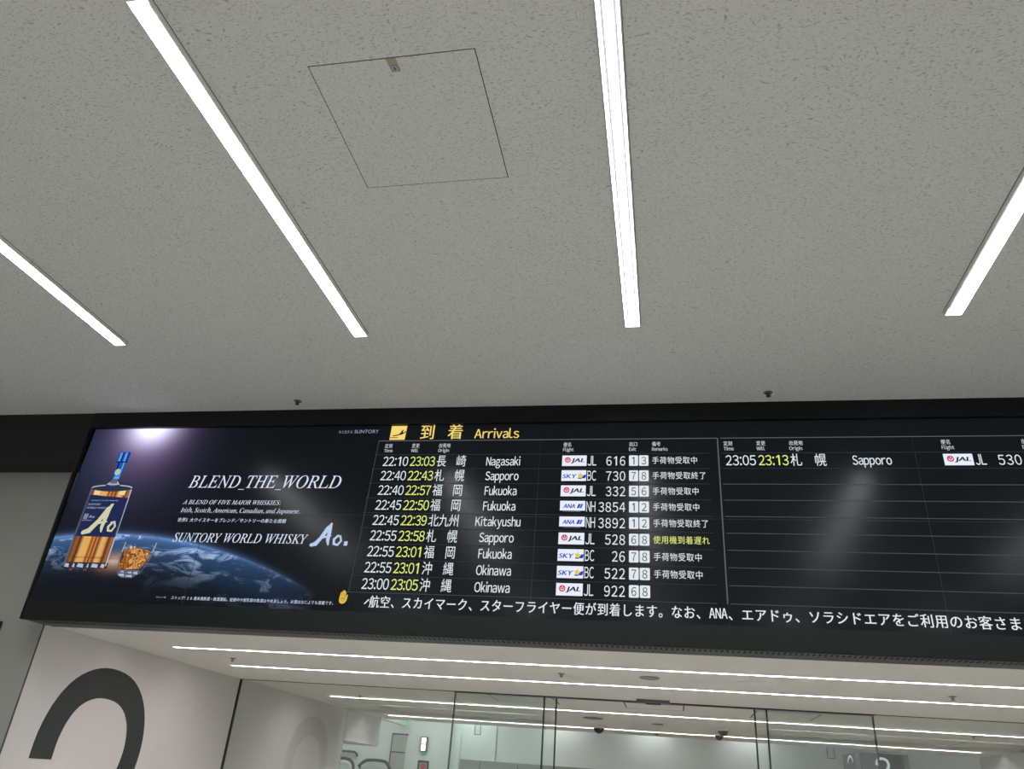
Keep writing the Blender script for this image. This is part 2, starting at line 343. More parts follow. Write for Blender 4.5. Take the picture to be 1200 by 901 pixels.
# passage ceiling with slots for its four long light strips
PSTRIPS = [(5.50, -3.69, 3.6), (6.43, -3.71, 3.6), (8.715, -3.74, 3.6), (11.0, -3.82, 3.69)]
mb = MB(); slab_with_holes(mb, XL, XR, YW, YE, ZL, 0.05, [(a, b, y - 0.014, y + 0.014) for y, a, b in PSTRIPS], 'passage_ceiling')
mb.box(XL, XR, YW, YE, ZL + 0.12, ZL + 0.2, 'passage_ceiling'); mb.box(XL, XR, YE - 0.04, YE, ZL, 3.0, 'wall_back'); mb.box(XL - 0.1, XL, YW + 0.1, YK, ZL, ZL + 0.2, 'passage_ceiling')  # slab over the slots, likewise added against leaking world light
struct('ceiling.001', mb)
mb = MB(); mb.box(-9, 7, YE, YK + 0.1, 2.95, 3.05, 'wall_back'); mb.box(-9, XL - 0.1, 10.4, YE, 2.95, 3.05, 'wall_back'); struct('ceiling.002', mb)
mb = MB(); mb.box(-9, XL - 0.12, YW, YW + 0.12, 0, ZC, 'wall_grey'); mb.box(XL - 0.12, XL - 0.0005, YW, YW + 0.004, 0, 2.42, 'wall_grey'); mb.box(XL - 0.12, XL + 0.3, YW + 0.004, YW + 0.12, 2.62, ZC, 'wall_grey'); struct('wall_front', mb)
mb = MB(); mb.box(XR, 8, YW, YW + 0.12, 0, ZC, 'wall_grey'); struct('wall_front.001', mb)
mb = MB(); mb.box(XL - 0.12, XL, YW + 0.005, 10.42, 0, ZL + 0.05, 'wall_white'); struct('wall_left', mb)
mb = MB(); mb.box(XL - 0.12, XL, 10.42, YE, 1.985, ZL, 'wall_white'); mb.box(XL - 0.5, XL - 0.12, 10.42, YE, 1.985, ZL, 'wall_white'); mb.box(XL, XL + .003, 10.412, 10.424, 0, ZL, 'grey_panel'); struct('wall_left.001', mb)
mb = MB(); mb.box(XR, XR + 0.12, YW + 0.12, YE, 0, ZL, 'wall_white'); struct('wall_right', mb)
mb = MB(); mb.box(-9, 7, YK, YK + 0.1, 0, 3.0, 'wall_back'); mb.box(-3.30, -3.22, YK - 0.12, YK, 0, 3.0, 'wall_back'); mb.box(-2.67, -2.655, YK - 0.012, YK, 0, 3.0, 'grey_panel'); struct('wall_back', mb)
mb = MB(); mb.box(-3.22, 2.1, YK - 0.035, YK, 1.90, 1.93, 'grey_panel'); mb.box(-3.22, 2.1, YK - 0.02, YK, 0, 1.90, 'grey_panel')
for x in (-2.9, -2.3, -1.7, -1.1, -0.5, 0.1, 0.7, 1.3): mb.box(x, x + 0.012, YK - 0.026, YK - 0.02, 0, 1.90, 'joint_dark')
struct('trim_1', mb)                                            # panelled dado on the back wall
mb = MB(); mb.box(-9, -4.158, YB + 0.004, YB + 0.034, 3.466, ZC, 'fascia_black'); mb.box(-9, -4.158, YB + 0.034, YW, 3.466, 3.49, 'fascia_black'); struct('trim_2', mb)     # black fascia left of the board
mb = MB(); mb.box(3.9, 8, YB + 0.004, YB + 0.034, 3.466, ZC, 'fascia_black'); mb.box(3.9, 8, YB + 0.034, YW, 3.466, 3.49, 'fascia_black'); struct('trim_3', mb)
mb = MB(); mb.box(XL - 0.004, XL + 0.002, YW - 0.003, YW + 0.006, 0, 2.355, 'joint_dark'); struct('trim_4', mb)                     # corner bead
mb = MB(); mb.box(-9, XL - 0.0, YB + 0.04, YB + 0.05, ZC - 0.006, ZC, 'joint_dark'); struct('trim_5', mb)
# glass screen: fixed panes, sliding leaves, head channel, wall channel
mb = MB(); mb.box(XL + 0.012, -1.111, YG - 0.006, YG + 0.006, 0.01, ZL, 'glass'); struct('window_1', mb)
mb = MB(); mb.box(0.841, XR - 0.012, YG - 0.006, YG + 0.006, 0.01, ZL, 'glass'); struct('window_2', mb)
mb = MB(); mb.box(-1.969, -1.005, YG + 0.044, YG + 0.056, 0.02, ZL - 0.004, 'glass'); struct('door_1', mb)
mb = MB(); mb.box(0.746, 1.716, YG + 0.044, YG + 0.056, 0.02, ZL - 0.004, 'glass'); struct('door_2', mb)
mb = MB()
for x, y in ((-1.111, YG), (0.841, YG), (-1.969, YG + 0.05), (-1.005, YG + 0.05), (0.746, YG + 0.05), (1.716, YG + 0.05)):
    mb.box(x - 0.007, x + 0.007, y - 0.008, y + 0.008, 0, ZL, 'edge_green')
struct('trim_6', mb)
mb = MB(); mb.box(XL, XL + 0.016, YG - 0.012, YG + 0.012, 0, ZL, 'frame_dark'); struct('trim_7', mb)
mb = MB(); mb.box(-1.97, 1.72, YG - 0.016, YG + 0.066, ZL - 0.008, ZL + 0.002, 'frame_dark'); mb.box(XL, -1.97, YG - 0.010, YG + 0.010, ZL - 0.004, ZL + 0.002, 'joint_dark'); mb.box(1.72, XR, YG - 0.010, YG + 0.010, ZL - 0.004, ZL + 0.002, 'joint_dark'); struct('trim_8', mb)
mb = MB(); mb.box(-4.36, -4.13, YK - 0.03, YK, 0, 2.215, 'speaker_light'); mb.box(-4.375, -4.115, YK - 0.035, YK, 2.215, 2.235, 'joint_dark'); mb.box(-4.375, -4.36, YK - 0.035, YK, 0, 2.215, 'joint_dark'); mb.box(-4.36, -4.13, YK - 0.04, YK - 0.03, 1.955, 1.97, 'joint_dark'); struct('door_3', mb)

# ------------------------------------------------------------------ arrivals board
BX0, BZ0 = -4.1254, 2.4719                          # lower left corner of the display wall
board = thing('arrivals_board', 'long black airport arrivals display board hanging below the white ceiling', 'arrivals board', (BX0, YB, BZ0))
ORG = (BX0, YB, BZ0)
def part(mb, name, parent, label=None, field=None):  # coordinates already local to the board; field: the patch of display a line of text sits on
    if field and mb.v:
        xs = [v[0] for v in mb.v]; zs = [v[2] for v in mb.v]; mb.box(min(xs) - .002, max(xs) + .002, .0035, .0042, min(zs) - .002, max(zs) + .002, field)
    o = mb.build(name, parent, (0, 0, 0)); 
    if label: o['label'] = label
    return o
TILT = 0.034                                        # the panels lean back a touch
SH, PW = 1.2569, 2.235                              # display height, width of each 2 x 2 group of panels
HB, HT = 2.347 - BZ0, ZC - BZ0                      # housing bottom / top
XE = 3.9 - BX0
mb = MB()
mb.box(-0.034, XE, 0.06, YW - YB, HB + 0.004, HT, 'housing_black'); mb.box(-0.034, XE, 0.012, 0.06, HB + 0.004, -0.001, 'housing_black'); mb.box(-0.034, XE, 0.012, 0.06, SH + 0.002, HT, 'housing_black')
mb.box(-0.034, XE, 0.0, 0.012, SH, HT, 'housing_black'); mb.box(-0.034, XE, -0.014, 0.012, HB, -0.003, 'housing_black'); mb.box(3 * PW, XE, 0.0, 0.012, 0, SH, 'housing_black')
part(mb, 'housing', board)
mb = MB(); mb.box(-0.036, -0.024, -0.014, 0.012, HB, SH + 0.0, 'rim_black'); mb.box(-0.024, -0.0105, -0.010, 0.012, HB, SH, 'housing_black'); part(mb, 'side_rim', board)
mb = MB(); zb = HB - 0.001
mb.box(0.03, XE, 0.004, 0.225, zb - 0.003, zb, 'grille_metal')
x = 0.10
while x < XE - 0.1:
    mb.box(x, x + 0.012, 0.03, 0.085, zb - 0.0045, zb - 0.003, 'slot_black'); x += 0.03
x = 0.2
while x < XE: mb.lathe([(0.004, 0), (0.004, 0.002)], (x, 0.16, zb - 0.005), 'slot_black', 8); x += 0.55
part(mb, 'ventilation_grille', board, 'grey perforated ventilation strip along the underside')

def lean(o, x0): o.location = (-.0090 + x0 * 1.0022, -.014, -.0027); o.rotation_euler = (-TILT, 0, 0); o.scale = (1.0022, 1, 1.013)
def screen(name, x0, mat, label):
    mb = MB(); mb.box(0, PW, 0.004, 0.016, 0, SH, mat)
    for x in (PW / 2,): mb.box(x - 0.0015, x + 0.0015, 0.0032, 0.005, 0, SH, 'rim_black')
    mb.box(0, PW, 0.0032, 0.005, 0.6065, 0.6095, 'rim_black')
    for x in (0.0, PW): mb.box(x - 0.0012, x + 0.0012, 0.0032, 0.005, 0, SH, 'rim_black')
    o = part(mb, name, board, label); lean(o, x0); return o
ad = screen('advertising_screen', 0, 'advert', 'screen showing a whisky advertisement above planet Earth')
s1 = screen('flight_screen', PW, 'screen', 'screen with the yellow arrivals title and nine flights')
s2 = screen('flight_screen', 2 * PW, 'screen', 'screen with one flight listed and empty rows')
Y1, Y2, Y3, Y4, Y5 = 0.0026, 0.0020, 0.0014, 0.0008, 0.0002     # thin layers in front of the glass

# --- advertising picture
mb = MB()                                                       # bottle
bx0, bx1 = 0.163, 0.474
mb.poly([(bx0 + .004, .235), (bx1 + .008, .235), (bx1, .775), (bx0 - .004, .79)], 'bottle_amber', at=Y1)
mb.poly([(.166, .735), (.470, .715), (.470, .772), (.166, .788)], 'bottle_amber', at=Y1 - .0001)
for a in (.185, .385): mb.poly([(a, .735), (a + .05, .732), (a + .05, .770), (a, .773)], 'amber_light', at=Y2)
mb.poly([(.152, .437), (.478, .432), (.472, .712), (.152, .735)], 'label_navy', at=Y3)
mb.poly([(.152, .235), (.166, .235), (.166, .79), (.150, .79)], 'glass_mid', at=Y3); mb.poly([(.472, .235), (.482, .235), (.478, .775), (.468, .775)], 'glass_light', at=Y3)
latin(mb, 'SUNTORY', .175, .275, .657, .014, 'label_text', Y4); latin(mb, 'WORLD WHISKY', .172, .335, .632, .013, 'label_text', Y4); latin(mb, 'PRODUCT OF FIVE WHISKIES', .188, .40, .688, .008, 'label_text', Y4)
kana(mb, '碧', .172, .04, .575, .04, 'label_text', Y4); latin(mb, 'Ao', .215, .262, .565, .02, 'label_text', Y4); latin(mb, 'BLENDED', .172, .25, .545, .006, 'label_text', Y4)
stroke(mb, [(.215, .462), (.255, .475), (.305, .545), (.35, .63), (.372, .665)], [.03, .042, .034, .04, .012], 'label_gold', Y4)
stroke(mb, [(.362, .66), (.352, .58), (.345, .50), (.352, .47)], [.018, .03, .026, .012], 'label_gold', Y4)
stroke(mb, [(.272, .515), (.33, .535), (.37, .54)], [.01, .016, .008], 'label_gold', Y4)
stroke(mb, [(.418, .535), (.395, .505), (.402, .478), (.43, .475), (.446, .508), (.43, .54), (.404, .535)], [.016, .02, .018, .016, .014, .016, .008], 'label_gold', Y4)
latin(mb, 'SUNTORY WHISKY', .20, .45, .283, .014, 'amber_deep', Y4)
mb.poly(ell(.315, .795, .168, .036), 'glass_dark', at=Y2); mb.poly(ell(.315, .788, .163, .022), 'glass_light', at=Y3); mb.poly(ell(.315, .781, .158, .021), 'glass_dark', at=Y4)
mb.poly([(.255, .80), (.375, .80), (.352, .856), (.288, .856)], 'glass_dark', at=Y3); mb.poly([(.262, .81), (.368, .81), (.345, .835), (.29, .835)], 'glass_light', at=Y4); mb.poly([(.285, .818), (.345, .818), (.34, .85), (.293, .85)], 'glass_mid', at=Y5)
mb.poly([(.291, .852), (.352, .852), (.36, .985), (.286, .985)], 'cap_blue', at=Y3); mb.poly([(.297, .86), (.312, .86), (.308, .98), (.294, .98)], 'cap_dark', at=Y4); mb.poly([(.332, .86), (.342, .86), (.348, .98), (.336, .98)], 'cap_light', at=Y4)
mb.poly(ell(.316, .905, .022, .026, 16), 'foil_cream', at=Y5); mb.poly([(.30, .852), (.345, .852), (.343, .875), (.303, .875)], 'cap_light', at=Y5)
mb.poly([(.276, .978), (.367, .978), (.372, 1.05), (.36, 1.062), (.285, 1.062), (.272, 1.05)], 'cap_blue', at=Y4)
for a in (.288, .330): mb.poly([(a, .982), (a + .014, .982), (a + .016, 1.055), (a, 1.055)], 'cap_light', at=Y5)
for a in (.308, .352): mb.poly([(a, .982), (a + .008, .982), (a + .008, 1.055), (a, 1.055)], 'cap_dark', at=Y5)
mb.poly([(.276, .978), (.367, .978), (.367, .988), (.276, .988)], 'cap_dark', at=Y5 - .0002)
mb.poly([(.158, .218), (.492, .218), (.49, .258), (.16, .258)], 'glass_dark', at=Y2); 
for a, b_ in ((.165, .20), (.225, .243), (.26, .31), (.335, .35), (.37, .42), (.44, .47)): mb.poly([(a, .226), (b_, .222), (b_ - .004, .246), (a + .004, .25)], 'glass_light' if b_ - a > .03 else 'ice', at=Y3)
for a in (.21, .32, .43): mb.poly([(a, .20), (a + .03, .202), (a + .022, .216), (a + .004, .216)], 'amber_dark', at=Y3)
part(mb, 'bottle_picture', ad)
mb = MB()                                                       # whisky tumbler
out = [(.566, .395), (.562, .33), (.566, .25), (.585, .185), (.62, .158), (.70, .158), (.745, .19), (.778, .26), (.80, .34), (.806, .40)]
ring = ell(.686, .412, .121, .045, 40); stroke(mb, ring + ring[:1], [.004] * 41, 'glass_mid', Y2)
stroke(mb, [(.566, .40), (.562, .33), (.567, .25), (.586, .185)], [.004, .005, .006, .006], 'glass_mid', Y2); stroke(mb, [(.806, .405), (.80, .34), (.778, .26), (.745, .19)], [.004, .005, .006, .006], 'glass_mid', Y2)
mb.poly([(.568, .33), (.574, .25), (.592, .215), (.74, .225), (.768, .27), (.788, .335), (.735, .352), (.66, .362), (.60, .35)], 'tumbler_amber', at=Y2 - .0003)
random.seed(11)
for k in range(16):
    cx = random.uniform(.588, .765); cz = random.uniform(.232, .372); r = random.uniform(.007, .018); n = random.choice((3, 4, 5)); t = random.uniform(0, 6.28)
    mb.poly([(cx + r * math.cos(t + 6.283 * i / n) * random.uniform(.6, 1.1), cz + r * .75 * math.sin(t + 6.283 * i / n)) for i in range(n)], random.choice(('amber', 'amber_light', 'amber_dark', 'ice', 'amber_deep', 'amber', 'glass_mid')), at=Y3 - k * 1e-5)
mb.poly([(.586, .19), (.62, .162), (.70, .162), (.742, .192), (.742, .218), (.59, .212)], 'glass_mid', at=Y3)
for a, b_, c, d in ((.595, .64, .17, .19), (.65, .70, .166, .182), (.70, .735, .185, .205), (.60, .63, .196, .208), (.655, .69, .19, .204)): mb.poly([(a, c + .006), (b_, c), (b_ - .006, d), (a + .004, d - .003)], 'glass_light', at=Y4)
mb.poly([(.562, .33), (.567, .33), (.573, .40), (.568, .40)], 'glass_light', at=Y4); mb.poly([(.790, .33), (.796, .33), (.806, .40), (.801, .40)], 'glass_light', at=Y4)
part(mb, 'tumbler_picture', ad)
def it(s):                                                      # slanted serif letters
    out = ''
    for ch in s:
        if 'A' <= ch <= 'Z': out += chr(0x1D434 + ord(ch) - 65)
        elif ch == 'h': out += '\u210E'
        elif 'a' <= ch <= 'z': out += chr(0x1D44E + ord(ch) - 97)
        else: out += ch
    return out
ICAP = glyphs(it('H'))[5]
mb = MB()
latin(mb, it('BLEND'), .907, 1.292, .791, .088, 'ad_text', Y2, 0, ref=ICAP); latin(mb, it('THE'), 1.343, 1.562, .791, .088, 'ad_text', Y2, 0, ref=ICAP); latin(mb, it('WORLD'), 1.612, 2.026, .791, .088, 'ad_text', Y2, 0, ref=ICAP)
for a in (1.290, 1.562): mb.poly([(a, .777), (a + .042, .777), (a + .043, .781), (a + .001, .781)], 'ad_text', at=Y2)
part(mb, 'headline_text', ad, None, 'advert')
mb = MB()
latin(mb, it('A BLEND OF FIVE MAJOR WHISKIES:'), .905, 1.626, .672, .029, 'ad_text', Y2, 0, ref=ICAP)
latin(mb, it('Irish, Scotch, American, Canadian, and Japanese.'), .907, 1.779, .614, .031, 'ad_text', Y2, 0, ref=ICAP)
t = '世界5大ウイスキーをブレンド／サントリーの新たな挑戦'; kana(mb, t, .905, (1.698 - .905) / len(t), .560, .027, 'ad_text', Y2, .004, .15)
part(mb, 'tagline_text', ad, None, 'advert')
mb = MB()
latin(mb, it('SUNTORY'), .914, 1.266, .410, .060, 'ad_text', Y2, 0, ref=ICAP); latin(mb, it('WORLD'), 1.287, 1.552, .411, .060, 'ad_text', Y2, 0, ref=ICAP); latin(mb, it('WHISKY'), 1.584, 1.876, .412, .060, 'ad_text', Y2, 0, ref=ICAP)
stroke(mb, [(1.908, .405), (1.935, .412), (1.965, .452), (2.0, .515), (2.022, .548)], [.022, .03, .024, .03, .01], 'ad_stroke', Y2)
stroke(mb, [(2.018, .545), (2.016, .49), (2.014, .44), (2.022, .41)], [.016, .026, .024, .012], 'ad_stroke', Y2)
stroke(mb, [(1.955, .447), (1.995, .460), (2.03, .468)], [.008, .014, .008], 'ad_stroke', Y2)
stroke(mb, [(2.082, .470), (2.056, .445), (2.06, .415), (2.085, .408), (2.106, .435), (2.096, .465), (2.072, .468)], [.012, .018, .018, .016, .014, .014, .008], 'ad_stroke', Y2)
mb.poly([(2.128, .405), (2.152, .405), (2.153, .433), (2.129, .433)], 'ad_stroke', at=Y2)
part(mb, 'product_name_text', ad, None, 'advert')
mb = MB()
t = '水と生きる'; kana(mb, t, 1.934, .021, 1.202, .022, 'ad_dim', Y2); latin(mb, 'SUNTORY', 2.05, 2.226, 1.191, .025, 'ad_dim', Y2)
part(mb, 'corner_slogan_text', ad, None, 'advert')
mb = MB()
t = 'ストップ！20歳未満飲酒・飲酒運転。妊娠中や授乳期の飲酒はやめましょう。お酒はなによりも適量です。'
kana(mb, t, 1.028, (2.148 - 1.028) / len(t), .046, .021, 'ad_text', Y2)
kana(mb, 'サントリー㈱', .921, .0115, .046, .010, 'ad_text', Y2)
part(mb, 'footer_text', ad, None, 'advert')
mb = MB()                                                       # open hand symbol
hx, hz = 2.162, .044
mb.poly([(hx + a, hz + b) for a, b in ((.012, .006), (.028, .0), (.044, .006), (.054, .022), (.057, .056), (.050, .056), (.047, .042), (.045, .042), (.044, .072), (.037, .073), (.036, .08), (.029, .082), (.028, .08), (.021, .081), (.019, .072), (.009, .07), (.006, .05), (.004, .03), (.006, .016))], 'hand_yellow', at=Y2)
for a in (.016, .024, .032, .040): mb.poly([(hx + a, hz + .044), (hx + a + .002, hz + .044), (hx + a + .002, hz + .07), (hx + a, hz + .07)], 'hand_ink', at=Y3)
kana(mb, '適量', hx + .012, .017, hz + .032, .015, 'hand_ink', Y3); kana(mb, 'です', hx + .016, .013, hz + .016, .010, 'hand_ink', Y3)
part(mb, 'hand_symbol', ad)

# --- flight lists
RT, RP = 1.131, 0.1014                              # top line and row pitch
def line(mb, x0, x1, z, w, mat): mb.box(x0, x1, Y2, Y2 + .0005, z - w / 2, z + w / 2, mat)
NSX = .223 / sans_width('Nagasaki')
DIG = {}
def digit(mb, ch, xc, zb, h, mat, y, wmax=.036, off=0.0):
    if ch == '1':
        w = h * .125; d = .0
        mb.poly([(xc + h * .0, zb), (xc + w, zb), (xc + w, zb + h), (xc + w * .25, zb + h), (xc - h * .2, zb + h * .82), (xc - h * .16, zb + h * .73), (xc, zb + h * .83)], mat, at=y); return
    g = glyphs(fw(ch)); hh = glyphs(fw('8'))[5]; sz = h / hh; sx = sz * (.76 if off == 0 else .80); xm = (g[2] + g[3]) / 2
    put(mb, g, lambda a, b: xc + (a - xm) * sx, lambda a, b: zb + b * sz, mat, y)
def clock(mb, s, x0, x1, zb, h, mat):
    w = x1 - x0; u = w / 4.45
    for ch, c in zip(s, (.5, 1.5, 2.225, 2.95, 3.95)): digit(mb, ch, x0 + c * u, zb, h, mat, Y2, off=0)
def logo(mb, kind, x0, x1, z0, z1):
    w, h = x1 - x0, z1 - z0
    if kind == 'N': z0 = z0 + .009
    mb.poly([(x0, z0), (x1, z0), (x1, z1), (x0, z1)], 'logo_white', at=Y2)
    if kind == 'J':
        cx, cz, r = x0 + .036, z0 + .041, .019
        mb.poly(ell(cx, cz, r, r, 24), 'logo_red', at=Y3)
        stroke(mb, [(cx - .010, cz + .004), (cx - .007, cz - .008), (cx + .002, cz - .010), (cx + .009, cz - .004), (cx + .011, cz + .006)], [.003, .005, .005, .005, .003], 'logo_white', Y4)
        stroke(mb, [(cx - .001, cz + .001), (cx + .001, cz + .012)], [.004, .004], 'logo_white', Y4)
        latin(mb, 'JAL', x0 + .059, x0 + .142, z0 + .026, .026, 'ink_black', Y3, .03, .28)
    elif kind == 'S':
        latin(mb, 'SKY', x0 + .006, x0 + .090, z0 + .018, .027, 'logo_blue', Y3, .02, .25)
        pts = []
        for k in range(10):
            rr = .023 if k % 2 == 0 else .0095; a = math.pi / 2 + k * math.pi / 5 - .12; pts.append((x0 + .119 + rr * math.cos(a), z0 + .036 + rr * math.sin(a)))
        mb.poly([(x0 + .126, z0 + .018), (x0 + .150, z0 + .018), (x0 + .155, z0 + .030), (x0 + .155, z0 + .044), (x0 + .142, z0 + .040), (x0 + .132, z0 + .030)], 'logo_blue', at=Y3)
        mb.poly([(x0 + .104, z0 + .015), (x0 + .128, z0 + .015), (x0 + .126, z0 + .022), (x0 + .108, z0 + .022)], 'ink_black', at=Y3); mb.poly(pts, 'logo_gold', at=Y4)
    else:
        latin(mb, 'ANA', x0 + .020, x0 + .092, z0 + .016, .026, 'logo_blue', Y3, .03, .25)
        mb.poly(sheared([(0, 0), (.014, 0), (.014, .027), (0, .027)], x0 + .104, z0 + .016, 1, 1, .4), 'logo_blue', at=Y3); mb.poly(sheared([(0, 0), (.012, 0), (.012, .027), (0, .027)], x0 + .121, z0 + .016, 1, 1, .4), 'logo_blue2', at=Y3)
        latin(mb, 'A STAR ALLIANCE MEMBER', x0 + .022, x0 + .128, z0 - .008, .006, 'logo_grey', Y3, .01)
def tag_box(mb, ch, x0, x1, z0, z1):
    r = .006; pts = []
    for cx, cz, a in ((x1 - r, z1 - r, 0), (x0 + r, z1 - r, 90), (x0 + r, z0 + r, 180), (x1 - r, z0 + r, 270)):
        for k in range(4): t = math.radians(a + k * 30); pts.append((cx + r * math.cos(t), cz + r * math.sin(t)))
    mb.poly(pts, 'text_white', at=Y2); digit(mb, ch, (x0 + x1) / 2, z0 + .010, .050, 'ink_dark', Y3, off=.02)
def flight(scr, k, r, sx, x0, fx):
    """one row of the list; fx maps the list's own x to the screen"""
    t1, t2, kan, city, lg, code, num, ex, rem = r; zb = RT - RP * (k + 1) + .021; X = lambda v: fx(v) - x0; mb = MB()
    if ex: line(mb, 2.225 - x0 + .005 - .0033 * k, 4.41 - x0, RT - (k + 1) * RP, .003, 'line_dim' if k < 9 else 'line_mid')
    else: line(mb, 4.482 - x0, PW - .01, RT - (k + 1) * RP, .003, 'line_dim')
    row = part(mb, 'flight_row', board); lean(row, x0)
    mb = MB(); clock(mb, t1, X(2.294), X(2.472), zb, .066, 'text_white'); part(mb, 'scheduled_time', row, None, 'screen')
    mb = MB(); clock(mb, t2, X(2.483), X(2.657), zb, .066, 'text_yellow'); part(mb, 'expected_time', row, 'yellow expected time', 'screen')
    mb = MB()
    for i, ch in enumerate(kan):
        q = {2: (0, .1345), 3: (0, .0673, .1346)}[len(kan)][i]; kana(mb, ch, X(2.6645 + q), .0725 * sx, zb + .033, .076, 'text_white', Y2, .0)
    part(mb, 'origin_name', row, None, 'screen')
    mb = MB(); w = sans_width(city) * NSX * sx; c = X(3.1155); sans(mb, city, c - w / 2, c + w / 2, zb + .002, .058, 'text_white', Y2, .0004); part(mb, 'romanized_origin_name', row, None, 'screen')
    mb = MB(); logo(mb, lg, X(3.499), X(3.499) + .156, zb - .003, zb + .069); part(mb, 'airline_logo', row, {'J': 'white plate with red disc and black letters', 'S': 'white plate with blue letters and yellow star', 'N': 'white plate with blue letters and slanted bars'}[lg])
    mb = MB(); sans(mb, code, X(3.662), X(3.717), zb, .066, 'text_white', Y2)
    for i, ch in enumerate(reversed(num)): digit(mb, ch, X(3.881 - .0425 * i), zb, .062, 'text_white', Y2)
    part(mb, 'flight_number', row, None, 'screen')
    for ch, a, b in zip(ex, (3.921, 3.983), (3.977, 4.041)):
        mb = MB(); tag_box(mb, ch, X(a), X(b), zb - .003, zb + .068); part(mb, 'exit_number', row)
    if rem:
        mb = MB(); kana(mb, rem, X(4.062), .0468, zb + .033, .045, 'text_yellow' if rem[0] == '使' else 'text_white', Y2, .0); part(mb, 'status_text', row, 'yellow status text' if rem[0] == '使' else None, 'screen')
    return row
def heads(scr, x0, fx, full):
    X = lambda v: fx(v) - x0
    for xa, kj, en, we in ((2.289, '定刻', 'Time', .060), (2.480, '変更', 'Will', .048), (2.667, '出発地', 'Origin', .074), (3.502, '便名', 'Flight', .068), (3.921, '出口', 'Exit', .044), (4.064, '備考', 'Remarks', .096)):
        mb = MB(); kana(mb, kj, X(xa), .0275, 1.094, .029, 'head_grey', Y2, .010); sans(mb, en, X(xa), X(xa) + we, 1.048, .023, 'head_grey', Y2, .0004); part(mb, 'column_heading', scr, None, 'screen')
rows = [('22:10', '23:03', '長崎', 'Nagasaki', 'J', 'JL', '616', '13', '手荷物受取中'), ('22:40', '22:43', '札幌', 'Sapporo', 'S', 'BC', '730', '78', '手荷物受取終了'),
        ('22:40', '22:57', '福岡', 'Fukuoka', 'J', 'JL', '332', '56', '手荷物受取中'), ('22:45', '22:50', '福岡', 'Fukuoka', 'N', 'NH', '3854', '12', '手荷物受取中'),
        ('22:45', '22:39', '北九州', 'Kitakyushu', 'N', 'NH', '3892', '12', '手荷物受取終了'), ('22:55', '23:58', '札幌', 'Sapporo', 'J', 'JL', '528', '68', '使用機到着遅れ'),
        ('22:55', '23:01', '福岡', 'Fukuoka', 'S', 'BC', '26', '78', '手荷物受取中'), ('22:55', '23:01', '沖縄', 'Okinawa', 'S', 'BC', '522', '78', '手荷物受取中'),
        ('23:00', '23:05', '沖縄', 'Okinawa', 'J', 'JL', '922', '68', '')]
ident = lambda v: v
shift = lambda v: 4.50 + (v - 2.289) * 1.0205
heads(s1, PW, ident, True)
for k, r in enumerate(rows): flight(s1, k + 1, r, 1.0, PW, ident)
mb = MB()
line(mb, 2.240 - PW, 4.4656 - PW, RT, .005, 'line_bright')
line(mb, 2.236 - PW, 4.41 - PW, RT - RP, .003, 'line_dim')
mb.poly([(2.238 - PW, RT), (2.242 - PW, RT), (2.222 - PW, RT - 10 * RP), (2.218 - PW, RT - 10 * RP)], 'line_mid', at=Y2)
mb.box(4.4625 - PW, 4.4695 - PW, Y2, Y2 + .0005, RT - 10 * RP, RT, 'line_bright')
part(mb, 'grid_lines', s1)
mb = MB()
mb.poly([(2.313 - PW, 1.139), (2.421 - PW, 1.139), (2.426 - PW, 1.243), (2.315 - PW, 1.243)], 'title_yellow', at=Y2)
px, pz = 2.313 - PW, 1.139
mb.poly([(px + .018, pz + .032), (px + .060, pz + .040), (px + .074, pz + .055), (px + .083, pz + .073), (px + .092, pz + .073), (px + .087, pz + .053), (px + .100, pz + .057), (px + .104, pz + .064), (px + .110, pz + .064), (px + .106, pz + .052), (px + .082, pz + .039), (px + .050, pz + .030), (px + .020, pz + .026)], 'ink_black', at=Y3)
mb.poly([(px + .004, pz + .014), (px + .058, pz + .014), (px + .058, pz + .019), (px + .004, pz + .019)], 'ink_black', at=Y3)
kana(mb, '到', 2.522 - PW, .113, 1.192, .105, 'title_yellow', Y2, .008); kana(mb, '着', 2.716 - PW, .115, 1.194, .105, 'title_yellow', Y2, .008); sans(mb, 'Arrivals', 2.904 - PW, 3.205 - PW, 1.146, .066, 'title_yellow', Y2, .001)
part(mb, 'title_text', s1, None, 'screen')
mb = MB(); P_ = .0689; xx = 2.362 - PW
seg = '航空、スカイマーク、スターフライヤー便が到着します。なお、'
kana(mb, seg, xx, P_, .062, .067, 'text_white', Y2, .008); xx += P_ * len(seg)
sans(mb, 'ANA', xx + .003, xx + .100, .036, .056, 'text_white', Y2, .001); xx += P_ * 1.5
seg = '、エアドゥ、ソラシドエアをご利用のお客さまに'; 
kana(mb, seg, xx, (5.938 - PW - xx) / (len(seg) - 1), .060, .065, 'text_white', Y2, .008)
stroke(mb, [(2.335 - PW, .050), (2.357 - PW, .074)], [.007, .008], 'text_white', Y2)
part(mb, 'scrolling_notice_text', s1, 'white scrolling notice running along the bottom of both lists', 'screen')
heads(s2, 2 * PW, shift, False)
flight(s2, 1, ('23:05', '23:13', '札幌', 'Sapporo', 'J', 'JL', '530', '', ''), 1.0, 2 * PW, shift)
mb = MB()
for k in (0, 1, 3, 4, 5, 6, 7, 8, 9, 10): line(mb, 4.482 - 2 * PW, PW - .01, RT - k * RP, .0045 if k not in (1, 2) else .003, ('line_bright' if k == 0 else 'line_dim' if k in (1, 2) else 'line_mid'))
part(mb, 'grid_lines', s2)

